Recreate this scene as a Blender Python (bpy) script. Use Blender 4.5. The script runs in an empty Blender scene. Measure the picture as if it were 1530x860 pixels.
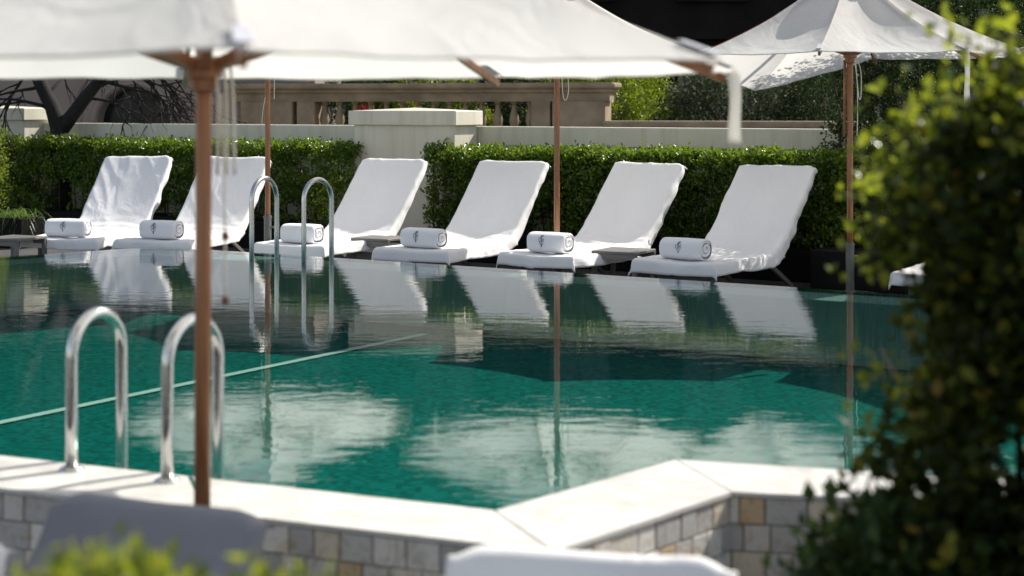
import bpy, math, random
import numpy as np
from mathutils import Vector, noise
from mathutils.geometry import tessellate_polygon
R = math.radians
S = bpy.context.scene
COL = S.collection

# ------------------------------------------------------------ camera, sky, sun, exposure
H = 1.4            # eye height above the water (water is z = 0, the terrace z = -0.3)
F = 2400.0; CX = 765.0; YH = 158.0
cam_d = bpy.data.cameras.new('camera'); cam = bpy.data.objects.new('camera', cam_d); COL.objects.link(cam)
cam.location = (0, 0, H); cam.rotation_euler = (R(90), 0, 0)
cam_d.sensor_width = 36; cam_d.lens = F / 1530 * 36
cam_d.shift_y = -(430 - YH) / 1530
cam_d.clip_start = 0.05; cam_d.clip_end = 500
cam_d.dof.use_dof = True; cam_d.dof.focus_distance = 15.0; cam_d.dof.aperture_fstop = 2.1
S.camera = cam

SUN_EL = 41.5
SUN_AZ = 55.0      # degrees from +Y towards +X
sv = Vector((math.sin(R(SUN_AZ)) * math.cos(R(SUN_EL)), math.cos(R(SUN_AZ)) * math.cos(R(SUN_EL)), math.sin(R(SUN_EL))))
w = bpy.data.worlds.new('World'); S.world = w; w.use_nodes = True
nt = w.node_tree
sky = nt.nodes.new('ShaderNodeTexSky'); sky.sky_type = 'NISHITA'; sky.sun_disc = False
sky.sun_elevation = R(SUN_EL); sky.sun_rotation = R(SUN_AZ)
bg = nt.nodes['Background']; bg.inputs[1].default_value = 0.12
hs = nt.nodes.new('ShaderNodeHueSaturation'); hs.inputs['Saturation'].default_value = .66
wb = nt.nodes.new('ShaderNodeMixRGB'); wb.blend_type = 'MULTIPLY'; wb.inputs[0].default_value = 1; wb.inputs[2].default_value = (1, .965, .93, 1)
nt.links.new(sky.outputs[0], hs.inputs['Color']); nt.links.new(hs.outputs[0], wb.inputs[1]); nt.links.new(wb.outputs[0], bg.inputs[0])
sd = bpy.data.lights.new('sun', 'SUN'); sd.energy = 4.6; sd.angle = R(0.5); sd.color = (1, 0.95, 0.86)
sun = bpy.data.objects.new('sun', sd); COL.objects.link(sun); sun.rotation_euler = sv.to_track_quat('Z', 'Y').to_euler()
S.view_settings.view_transform = 'Standard'; S.view_settings.look = 'None'
S.view_settings.gamma = 1; S.view_settings.use_curve_mapping = False
S.view_settings.exposure = 0.62
S.cycles.max_bounces = 8; S.cycles.transparent_max_bounces = 16

rng = np.random.default_rng(7); random.seed(7)

def P(x, y, D):   # point of the place at forward distance D
    return Vector(((x - CX) / F * D, D, H - (y - YH) * D / F))
def G(x, y, z=0.0):
    D = (H - z) * F / (y - YH)
    return Vector(((x - CX) / F * D, D, z))

# ------------------------------------------------------------ object helpers
def tag(o, label=None, cat=None, group=None, kind=None):
    if label: o['label'] = label
    if cat: o['category'] = cat
    if group: o['group'] = group
    if kind: o['kind'] = kind
    return o
def empty(name, loc=(0, 0, 0), rz=0, **k):
    o = bpy.data.objects.new(name, None); COL.objects.link(o); o.location = loc; o.rotation_euler = (0, 0, rz)
    o.empty_display_size = 0.1
    return tag(o, **k)
def mesh(name, V, Fc, mat, parent=None, smooth=True, loc=None, rz=0, uv=None):
    me = bpy.data.meshes.new(name)
    me.from_pydata([tuple(v) for v in V], [], Fc)
    if smooth: me.polygons.foreach_set('use_smooth', [True] * len(me.polygons))
    me.materials.append(mat); me.update()
    o = bpy.data.objects.new(name, me); COL.objects.link(o)
    if parent: o.parent = parent
    if loc is not None: o.location = loc
    if rz: o.rotation_euler = (0, 0, rz)
    return o
class MB:
    def __init__(s): s.V = []; s.F = []
    def add(s, V, Fc):
        n = len(s.V); s.V += [Vector(v) for v in V]; s.F += [tuple(i + n for i in f) for f in Fc]; return s
    def box(s, c, d, ax=None, b=0.0):
        """box centre c, full dims d, optional axes; b = chamfer"""
        c = Vector(c); ax = ax or (Vector((1,0,0)), Vector((0,1,0)), Vector((0,0,1)))
        hx, hy, hz = [q / 2 for q in d]
        if b <= 0:
            V = [c + ax[0]*sx*hx + ax[1]*sy*hy + ax[2]*sz*hz for sz in (-1,1) for sy in (-1,1) for sx in (-1,1)]
            return s.add(V, [(0,2,3,1),(4,5,7,6),(0,1,5,4),(2,6,7,3),(0,4,6,2),(1,3,7,5)])
        def ring(zz, ins):
            x, y = hx - ins, hy - ins; q = b
            pts = [(-x+q,-y),(x-q,-y),(x,-y+q),(x,y-q),(x-q,y),(-x+q,y),(-x,y-q),(-x,-y+q)]
            return [c + ax[0]*px + ax[1]*py + ax[2]*zz for px, py in pts]
        rs = [ring(-hz, b*0.7), ring(-hz+b, 0), ring(hz-b, 0), ring(hz, b*0.7)]
        V = [v for r in rs for v in r]; Fc = []
        for k in range(3):
            for i in range(8):
                j = (i+1) % 8; Fc.append((k*8+i, k*8+j, k*8+8+j, k*8+8+i))
        Fc.append(tuple(range(7,-1,-1))); Fc.append(tuple(range(24,32)))
        return s.add(V, Fc)
    def tube(s, pts, rad, n=12, caps=True):
        pts = [Vector(p) for p in pts]
        if not hasattr(rad, '__len__'): rad = [rad] * len(pts)
        V = []; up = None
        for i, p in enumerate(pts):
            t = (pts[min(i+1, len(pts)-1)] - pts[max(i-1, 0)]).normalized()
            if up is None:
                up = Vector((0,0,1)) if abs(t.z) < 0.9 else Vector((0,1,0))
            a = t.cross(up).normalized(); bb = a.cross(t).normalized(); up = bb
            for k in range(n):
                an = 2*math.pi*k/n
                V.append(p + (a*math.cos(an) + bb*math.sin(an)) * rad[i])
        Fc = []
        for i in range(len(pts)-1):
            for k in range(n):
                j = (k+1) % n
                Fc.append((i*n+k, i*n+j, (i+1)*n+j, (i+1)*n+k))
        if caps:
            Fc.append(tuple(range(n-1,-1,-1))); Fc.append(tuple(range((len(pts)-1)*n, len(pts)*n)))
        return s.add(V, Fc)
    def lathe(s, prof, c=(0,0,0), n=20):
        c = Vector(c); V = []; Fc = []
        for r, z in prof:
            for k in range(n):
                a = 2*math.pi*k/n; V.append(c + Vector((r*math.cos(a), r*math.sin(a), z)))
        for i in range(len(prof)-1):
            for k in range(n):
                j = (k+1) % n; Fc.append((i*n+k, i*n+j, (i+1)*n+j, (i+1)*n+k))
        Fc.append(tuple(range(n-1,-1,-1))); Fc.append(tuple(range((len(prof)-1)*n, len(prof)*n)))
        return s.add(V, Fc)
    def prism(s, poly, z0, z1):
        n = len(poly)
        V = [Vector((p[0], p[1], z0)) for p in poly] + [Vector((p[0], p[1], z1)) for p in poly]
        Fc = [(i, (i+1) % n, n+(i+1) % n, n+i) for i in range(n)]
        Fc += [tuple(range(n-1,-1,-1)), tuple(range(n, 2*n))]
        return s.add(V, Fc)
    def build(s, name, mat, parent=None, smooth=False, **k):
        return mesh(name, s.V, s.F, mat, parent, smooth, **k)
def autosmooth(o, ang=35):
    o.data.set_sharp_from_angle(angle=R(ang)); o.data.polygons.foreach_set('use_smooth', [True]*len(o.data.polygons)); return o

# ------------------------------------------------------------ materials
class NT:
    def __init__(s, name):
        s.m = bpy.data.materials.new(name); s.m.use_nodes = True; s.t = s.m.node_tree
        s.b = s.t.nodes['Principled BSDF']; s.out = s.t.nodes['Material Output']
    def n(s, typ, **k):
        nd = s.t.nodes.new('ShaderNode' + typ)
        for a, v in k.items():
            if hasattr(nd, a) and a not in nd.inputs.keys(): setattr(nd, a, v)
            else: nd.inputs[a].default_value = v
        return nd
    def l(s, a, b): s.t.links.new(a, b)
    def tex(s, kind='Object'): return s.n('TexCoord').outputs[kind]
    def noise(s, scale, detail=4, rough=0.55, co=None, stretch=None):
        nd = s.n('TexNoise'); nd.inputs['Scale'].default_value = scale; nd.inputs['Detail'].default_value = detail
        nd.inputs['Roughness'].default_value = rough
        co = co or s.tex()
        if stretch:
            mp = s.n('Mapping'); mp.inputs['Scale'].default_value = stretch; s.l(co, mp.inputs[0]); co = mp.outputs[0]
        s.l(co, nd.inputs['Vector']); return nd
    def ramp(s, fac, cols):
        r = s.n('ValToRGB'); e = r.color_ramp.elements
        while len(e) < len(cols): e.new(0.5)
        for i, (p, c) in enumerate(cols): e[i].position = p; e[i].color = (*c, 1)
        s.l(fac, r.inputs[0]); return r
    def bump(s, h, strength=0.3, dist=0.01, chain=None):
        b = s.n('Bump'); b.inputs['Strength'].default_value = strength; b.inputs['Distance'].default_value = dist
        s.l(h, b.inputs['Height'])
        if chain: s.l(chain, b.inputs['Normal'])
        return b.outputs[0]
def simple(name, c0, c1, scale=6, rough=0.7, bs=0.2, bd=0.005, bscale=60, metal=0, stretch=None, bstretch=None, spec=0.5):
    t = NT(name); n = t.noise(scale, stretch=stretch); r = t.ramp(n.outputs[0], [(0.3, c0), (0.7, c1)])
    t.l(r.outputs[0], t.b.inputs['Base Color']); t.b.inputs['Roughness'].default_value = rough
    t.b.inputs['Metallic'].default_value = metal; t.b.inputs['Specular IOR Level'].default_value = spec
    nb = t.noise(bscale, 5, stretch=bstretch); t.l(t.bump(nb.outputs[0], bs, bd), t.b.inputs['Normal'])
    return t.m
M = {}
M['paint'] = simple('cream_paint', (.64,.60,.49), (.71,.67,.56), 1.2, .6, .12, .004, 25)
t = NT('cream_paint'); n = t.noise(1.2, 5); r = t.ramp(n.outputs[0], [(.3,(.62,.585,.475)),(.7,(.71,.675,.565))])
n2_ = t.noise(5, 5, .6, stretch=(1.6,1.6,.12)); r2 = t.ramp(n2_.outputs[0], [(.36,(.80,.78,.74)),(.52,(1,1,1))])
m_ = t.n('MixRGB', blend_type='MULTIPLY'); m_.inputs[0].default_value = .55; t.l(r.outputs[0], m_.inputs[1]); t.l(r2.outputs[0], m_.inputs[2]); t.l(m_.outputs[0], t.b.inputs['Base Color'])
t.b.inputs['Roughness'].default_value = .65; nb = t.noise(30, 5); t.l(t.bump(nb.outputs[0], .15, .004), t.b.inputs['Normal']); M['paint'] = t.m
M['stone'] = simple('weathered_stone', (.17,.13,.085), (.34,.265,.18), 2.5, .9, .5, .012, 18)
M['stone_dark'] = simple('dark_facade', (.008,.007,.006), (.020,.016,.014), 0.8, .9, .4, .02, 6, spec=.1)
M['pink_wall'] = simple('mauve_render', (.20,.165,.15), (.27,.225,.205), 0.7, .9, .3, .01, 12)
t = NT('white_coping'); n = t.noise(2.2, 6, .6); n.inputs['Distortion'].default_value = .8; r = t.ramp(n.outputs[0], [(.3,(.46,.44,.405)),(.46,(.555,.54,.51)),(.54,(.60,.585,.555)),(.57,(.50,.48,.45)),(.62,(.58,.565,.535))])
t.l(r.outputs[0], t.b.inputs['Base Color']); n2_ = t.noise(5,4); r2 = t.ramp(n2_.outputs[0], [(.35,(.3,)*3),(.65,(.6,)*3)]); t.l(r2.outputs[0], t.b.inputs['Roughness'])
nb = t.noise(60,5); t.l(t.bump(nb.outputs[0], .2, .002), t.b.inputs['Normal']); M['coping2'] = t.m
M['deck'] = simple('dark_paving', (.045,.042,.04), (.08,.074,.07), 2, .75, .3, .006, 40)
M['coping'] = simple('white_coping', (.52,.505,.475), (.68,.665,.635), 2.2, .45, .15, .002, 60)
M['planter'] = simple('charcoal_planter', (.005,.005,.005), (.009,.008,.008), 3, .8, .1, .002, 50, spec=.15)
M['frame'] = simple('taupe_metal', (.13,.125,.115), (.17,.16,.15), 4, .5, .1, .001, 90)
M['greymetal'] = simple('grey_metal', (.10,.105,.10), (.16,.16,.155), 6, .45, .1, .001, 90, metal=.5)
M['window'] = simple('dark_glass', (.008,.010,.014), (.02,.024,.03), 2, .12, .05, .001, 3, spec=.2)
M['cord'] = simple('pale_cord', (.62,.58,.50), (.72,.68,.60), 40, .8, .4, .001, 300)
M['bark'] = simple('dark_bark', (.006,.005,.005), (.016,.013,.011), 12, .9, .7, .01, 40, stretch=(1,1,.25))
M['twig'] = simple('twig_brown', (.05,.033,.02), (.09,.06,.035), 12, .9, .5, .004, 60)
M['thread'] = simple('navy_thread', (.02,.025,.06), (.035,.04,.08), 200, .8, .3, .001, 500)
M['bead'] = simple('brown_bead', (.10,.04,.02), (.16,.06,.03), 30, .4, .1, .001, 60)
# wood
t = NT('oiled_teak'); n = t.noise(9, 6, .6, stretch=(6,6,.5)); r = t.ramp(n.outputs[0], [(.3,(.17,.065,.024)),(.7,(.34,.145,.060))])
t.l(r.outputs[0], t.b.inputs['Base Color']); t.b.inputs['Roughness'].default_value = .38
t.l(t.bump(n.outputs[0], .15, .002), t.b.inputs['Normal']); M['wood'] = t.m
# steel
t = NT('brushed_steel'); t.b.inputs['Metallic'].default_value = 1; t.b.inputs['Base Color'].default_value = (.58,.58,.57,1)
n = t.noise(30, 3, .5, stretch=(8,8,.6)); r = t.ramp(n.outputs[0], [(.3,(.16,)*3),(.7,(.30,)*3)]); t.l(r.outputs[0], t.b.inputs['Roughness']); M['steel'] = t.m
# cloths
def cloth(name, col, trans, wr, fine=900):
    t = NT(name); n = t.noise(2.0, 3); r = t.ramp(n.outputs[0], [(.3, tuple(c*.95 for c in col)), (.7, col)])
    t.l(r.outputs[0], t.b.inputs['Base Color']); t.b.inputs['Roughness'].default_value = .95
    t.b.inputs['Specular IOR Level'].default_value = .15
    a = t.noise(3.2, 3, .5, stretch=(1.0, .45, 1)); a.inputs['Distortion'].default_value = 1.2
    b1 = t.bump(a.outputs[0], wr, .05)
    c = t.noise(fine, 2); b2 = t.bump(c.outputs[0], .25, .002, b1)
    t.l(b2, t.b.inputs['Normal'])
    if trans > 0:
        tr = t.n('BsdfTranslucent'); t.l(r.outputs[0], tr.inputs[0]); mx = t.n('MixShader'); mx.inputs[0].default_value = trans
        t.l(t.b.outputs[0], mx.inputs[1]); t.l(tr.outputs[0], mx.inputs[2]); t.l(mx.outputs[0], t.out.inputs[0])
    return t.m
M['terry'] = cloth('white_terry', (.80,.79,.79), .0, .34, 300)
M['towel'] = cloth('towel_terry', (.80,.80,.82), .0, .15, 220)
M['canvas'] = cloth('cream_canvas', (.86,.84,.80), .5, .5, 700)
M['canvas_cap'] = cloth('shadow_tint_pocket', (.60,.60,.64), .1, .2, 700)  # greyer and bluer than the canopy to paint in small rib-tip shadows
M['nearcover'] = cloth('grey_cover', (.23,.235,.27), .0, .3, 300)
# foliage
def foliage(name, cols, trans=.35, rough=.35, tcol=(.25,.42,.03)):
    t = NT(name); t.b.inputs['Specular IOR Level'].default_value = .5 if rough < .5 else .15; g = t.n('NewGeometry')
    r = t.ramp(g.outputs['Random Per Island'], cols)
    t.l(r.outputs[0], t.b.inputs['Base Color']); t.b.inputs['Roughness'].default_value = rough
    tr = t.n('BsdfTranslucent'); m2 = t.n('MixRGB'); m2.inputs[0].default_value = .55; m2.inputs[2].default_value = (*tcol, 1)
    t.l(r.outputs[0], m2.inputs[1]); t.l(m2.outputs[0], tr.inputs[0])
    mx = t.n('MixShader'); mx.inputs[0].default_value = trans
    t.l(t.b.outputs[0], mx.inputs[1]); t.l(tr.outputs[0], mx.inputs[2]); t.l(mx.outputs[0], t.out.inputs[0]); return t.m
M['hedge'] = foliage('hedge_leaf', [(0,(.020,.050,.008)),(.4,(.045,.10,.010)),(.8,(.085,.155,.012)),(1,(.19,.23,.03))], .42, .27, (.33,.48,.02))
M['ivy'] = foliage('ivy_leaf', [(0,(.012,.026,.008)),(.6,(.025,.05,.012)),(1,(.05,.08,.02))], .15, .55, (.1,.18,.03))
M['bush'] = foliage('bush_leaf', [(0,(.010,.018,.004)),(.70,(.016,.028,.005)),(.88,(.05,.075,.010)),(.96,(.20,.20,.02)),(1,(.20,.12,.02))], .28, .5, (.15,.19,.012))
M['fgleaf'] = foliage('bright_leaf', [(0,(.05,.09,.012)),(.6,(.10,.16,.015)),(1,(.22,.24,.03))], .5, .22, (.46,.50,.03))  # plain green of the low plants; also paints sunlight on the bush tips
M['grass'] = foliage('strap_leaf', [(0,(.05,.09,.02)),(.6,(.09,.16,.03)),(1,(.25,.30,.12))], .4, .3)
M['shrub'] = foliage('shrub_leaf', [(0,(.06,.11,.012)),(.6,(.11,.17,.015)),(1,(.18,.23,.03))], .42, .35, (.4,.5,.02))
M['grey_shrub'] = foliage('grey_shrub_leaf', [(0,(.03,.05,.02)),(.5,(.05,.075,.03)),(.84,(.09,.11,.06)),(.88,(.28,.29,.25)),(1,(.36,.36,.32))], .2, .75, (.15,.2,.08))
M['petal'] = foliage('red_petal', [(0,(.06,.008,.012)),(1,(.10,.015,.02))], .3, .5, (.6,.05,.05))
# tiles
t = NT('marbled_tile'); g = t.n('NewGeometry')
r = t.ramp(g.outputs['Random Per Island'], [(0,(.46,.45,.44)),(.35,(.58,.56,.53)),(.58,(.74,.72,.67)),(.84,(.66,.59,.48)),(.95,(.55,.42,.26))])
r.color_ramp.interpolation = 'CONSTANT'
n = t.noise(9, 7, .65); n.inputs['Distortion'].default_value = 1.6
rv = t.ramp(n.outputs[0], [(.36,(.74,.70,.66)),(.46,(1,1,1)),(.56,(.97,.95,.93)),(.61,(.80,.66,.50)),(.66,(1,1,1))])
mm = t.n('MixRGB', blend_type='MULTIPLY'); mm.inputs[0].default_value = 1; t.l(r.outputs[0], mm.inputs[1]); t.l(rv.outputs[0], mm.inputs[2])
t.l(mm.outputs[0], t.b.inputs['Base Color']); t.b.inputs['Roughness'].default_value = .6
nb = t.noise(40, 5); t.l(t.bump(nb.outputs[0], .5, .006), t.b.inputs['Normal']); M['tile'] = t.m
M['grout'] = simple('dark_grout', (.20,.18,.16), (.27,.25,.22), 10, .95, .4, .003, 90)
# pool interior: small emerald glass mosaic
t = NT('emerald_mosaic'); co = t.tex()
vo = t.n('TexVoronoi'); vo.inputs['Scale'].default_value = 30; vo.distance = 'CHEBYCHEV'; vo.inputs['Randomness'].default_value = .15; t.l(co, vo.inputs['Vector'])
sp = t.n('SeparateColor'); t.l(vo.outputs['Color'], sp.inputs[0])
r = t.ramp(sp.outputs[0], [(0,(.0005,.095,.082)),(.5,(.001,.138,.120)),(1,(.002,.185,.165))]); t.l(r.outputs[0], t.b.inputs['Base Color'])
t.b.inputs['Roughness'].default_value = .7; t.b.inputs['Specular IOR Level'].default_value = .05; M['mosaic'] = t.m
M['strip'] = simple('white_tile_strip', (.75,.78,.72), (.85,.86,.82), 20, .5, .1, .001, 90)
M['ledge'] = simple('submerged_ledge', (.30,.34,.33), (.40,.43,.42), 3, .6, .2, .003, 60)
# water
t = NT('pool_water'); t.t.nodes.remove(t.b)
co = t.tex()
n1 = t.noise(3.0, 3, .5, co, (.75, 1.6, 1)); n2 = t.noise(11, 3, .55, co, (.7, 1.5, 1)); n3 = t.noise(.5, 2, .5, co)
amp = t.ramp(n3.outputs[0], [(.35,(.25,)*3),(.65,(1,)*3)])
m1 = t.n('Math', operation='MULTIPLY'); t.l(n2.outputs[0], m1.inputs[0]); t.l(amp.outputs[0], m1.inputs[1])
b1 = t.bump(n1.outputs[0], 1.0, .0016); b2 = t.bump(m1.outputs[0], 1.0, .0009, b1)
ge = t.n('NewGeometry'); dt = t.n('VectorMath', operation='DOT_PRODUCT'); t.l(ge.outputs['Incoming'], dt.inputs[0]); t.l(b2, dt.inputs[1])
ab = t.n('Math', operation='ABSOLUTE'); t.l(dt.outputs['Value'], ab.inputs[0])
om = t.n('Math', operation='SUBTRACT'); om.inputs[0].default_value = 1; om.use_clamp = True; t.l(ab.outputs[0], om.inputs[1])
pw_ = t.n('Math', operation='POWER'); pw_.inputs[1].default_value = 3.2; t.l(om.outputs[0], pw_.inputs[0])
fr = t.n('Math', operation='MULTIPLY_ADD'); fr.inputs[1].default_value = .97; fr.inputs[2].default_value = .025; t.l(pw_.outputs[0], fr.inputs[0])
gl = t.n('BsdfGlossy'); gl.inputs['Roughness'].default_value = .0; t.l(b2, gl.inputs['Normal'])
tp = t.n('BsdfTransparent'); tp.inputs[0].default_value = (.70,.94,.88,1)
mx = t.n('MixShader'); t.l(fr.outputs[0], mx.inputs[0]); t.l(tp.outputs[0], mx.inputs[1]); t.l(gl.outputs[0], mx.inputs[2])
t.l(mx.outputs[0], t.out.inputs[0]); M['water'] = t.m

# ------------------------------------------------------------ geometry of the pool
def ext(a, b, x):     # extend line a-b (2D) to X = x
    k = (x - a.x) / (b.x - a.x); return Vector((x, a.y + (b.y - a.y)*k, 0))
CT = 0.03; DK = -0.30; FL = -0.50
n0, n1_, n2_, n3_ = G(0,680,CT), G(740,762,CT), G(1010,686,CT), G(1385,709,CT)
o0, o1_, o2_, o3_ = G(0,727,CT), G(826,821,CT), G(1090,733,CT), G(1385,746,CT)
inner = [ext(n0,n1_,-8), n1_, n2_, ext(n2_,n3_,6)]
outer = [ext(o0,o1_,-8), o1_, o2_, ext(o2_,o3_,6)]
f0, f1, f2 = G(0,384), G(236,368), G(1240,432)
far = [ext(f1,f2,6), f1, ext(f0,f1,-8)]
pool = [Vector((p.x,p.y,0)) for p in inner] + [Vector((p.x,p.y,0)) for p in far]
footprint = [Vector((p.x,p.y,0)) for p in outer] + [Vector((p.x,p.y,0)) for p in far]
ea = (f2 - f1).normalized()                       # along the far edge, rightwards
en = Vector((-ea.y, ea.x, 0))                     # outward, away from the camera
ANG = math.atan2(-ea.y, ea.x)                     # how far the row is turned

big = [Vector(p) for p in ((-60,-20,0),(60,-20,0),(60,80,0),(-60,80,0))]
tri = tessellate_polygon([big, footprint])
tag(mesh('ground', [Vector((p.x,p.y,DK)) for p in big+footprint], [t_ if True else 0 for t_ in tri], M['deck'], smooth=False), kind='structure')
g_ = bpy.data.objects['ground']
g_.data.update()
if g_.data.polygons[0].normal.z < 0: g_.data.flip_normals()
# basin
b = MB(); n_ = len(pool)
V = [Vector((p.x,p.y,FL)) for p in pool] + [Vector((p.x,p.y,-.012)) for p in pool]
Fc = [tuple(t_) for t_ in tessellate_polygon([pool])] + [(i, n_+i, n_+(i+1)%n_, (i+1)%n_) for i in range(n_)]
tag(mesh('pool_floor', V, Fc, M['mosaic'], smooth=False), kind='structure')
# ledge under the overflow edge
def off(line, d):
    out = []
    for i, p in enumerate(line):
        ds = []
        if i > 0: ds.append((line[i]-line[i-1]).normalized())
        if i < len(line)-1: ds.append((line[i+1]-line[i]).normalized())
        nn = sum((Vector((-q.y, q.x, 0)) for q in ds), Vector()).normalized()
        c = nn.dot(Vector((-ds[0].y, ds[0].x, 0)))
        out.append(p + nn*d/c)
    return out
FE = [Vector((p.x,p.y,0)) for p in far]
fin = off(FE, .45)
fout = off(FE, -.004)
b = MB()
for i in range(2):
    q = [fout[i], fout[i+1], fin[i+1], fin[i]]
    V = [Vector((p.x,p.y,-.03)) for p in q] + [Vector((p.x,p.y,FL+.01)) for p in q]
    b.add(V, [(0,1,2,3),(3,2,6,7)]); 
    V = [Vector((fout[i].x,fout[i].y,-.014)), Vector((fout[i+1].x,fout[i+1].y,-.014)), Vector((fout[i+1].x,fout[i+1].y,DK-.02)), Vector((fout[i].x,fout[i].y,DK-.02))]
    b.add(V, [(0,1,2,3)])
tag(b.build('pool_ledge', M['ledge']), kind='structure')
# white strip on the pool floor
a0, a1 = G(-60,643,FL+.01), G(637,498,FL+.01); dd = (a1-a0).normalized(); pp = Vector((-dd.y, dd.x, 0))*.04
tag(MB().add([a0-pp, a0+pp, a1+pp, a1-pp], [(3,2,1,0)]).build('pool_marking', M['strip']), kind='structure')
# water
V = [Vector((p.x,p.y,0)) for p in pool]
tag(mesh('water', V, [tuple(t_) for t_ in tessellate_polygon([V])], M['water'], smooth=False), kind='structure')
w_ = bpy.data.objects['water']; 
if w_.data.polygons[0].normal.z < 0: w_.data.flip_normals()

# raised near edge: coping slabs over stone tiles
pw = empty('pool_wall', (inner[1].x, inner[1].y, DK), label='raised near pool edge with white coping over marbled stone tiles', cat='wall')
def rel(o, e):      # parent keeping world-space coordinates of the mesh
    o.parent = e; o.matrix_parent_inverse = e.matrix_basis.inverted(); return o
b = MB()
ov = off([Vector((p.x,p.y,0)) for p in outer], -.014)
for k in range(3):
    A, B, C, D_ = inner[k], inner[k+1], ov[k+1], ov[k]
    L = (B-A).length; ns = max(1, round(L/1.3))
    for i in range(ns):
        u0, u1 = i/ns + .0012, (i+1)/ns - .0012
        if ns == 1: u0, u1 = .002, .998
        q = [A.lerp(B,u0), A.lerp(B,u1), D_.lerp(C,u1), D_.lerp(C,u0)]
        b.prism([(p.x,p.y) for p in q][::-1], CT-.016, CT)
rel(b.build('coping', M['coping2']), pw)
b = MB(); bt = MB(); random.seed(3)
for k in range(3):
    A = Vector((outer[k].x,outer[k].y,0)); B = Vector((outer[k+1].x,outer[k+1].y,0)); d = (B-A).normalized(); nn = Vector((d.y,-d.x,0)); L = (B-A).length
    A2, B2 = inner[k], inner[k+1]
    b.add([A+Vector((0,0,CT-.017)), B+Vector((0,0,CT-.017)), B+Vector((0,0,DK-.01)), A+Vector((0,0,DK-.01))], [(0,1,2,3)])
    h = .098; z = CT-.019; row = 0
    while z > DK+.01:
        s = -random.random()*.1
        z0 = max(z-h, DK)
        while s < L:
            wd = random.choice((.095,.098,.12,.09,.15)); s0, s1 = max(s,0.0), min(s+wd-.004, L)
            if s1-s0 > .01:
                o_ = nn*(.006+random.random()*.005)
                f_ = [A+d*s0+Vector((0,0,z0+.004)), A+d*s1+Vector((0,0,z0+.004)), A+d*s1+Vector((0,0,z)), A+d*s0+Vector((0,0,z))]
                fr_ = [p+o_+(f_[(i+2)%4]-p)*.03 for i, p in enumerate(f_)]
                bt.add(f_+fr_, [(4,5,6,7),(0,1,5,4),(1,2,6,5),(2,3,7,6),(3,0,4,7)])
            s += wd
        z -= h; row += 1
rel(b.build('grout_wall', M['grout']), pw); rel(bt.build('stone_tiles', M['tile']), pw)

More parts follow.
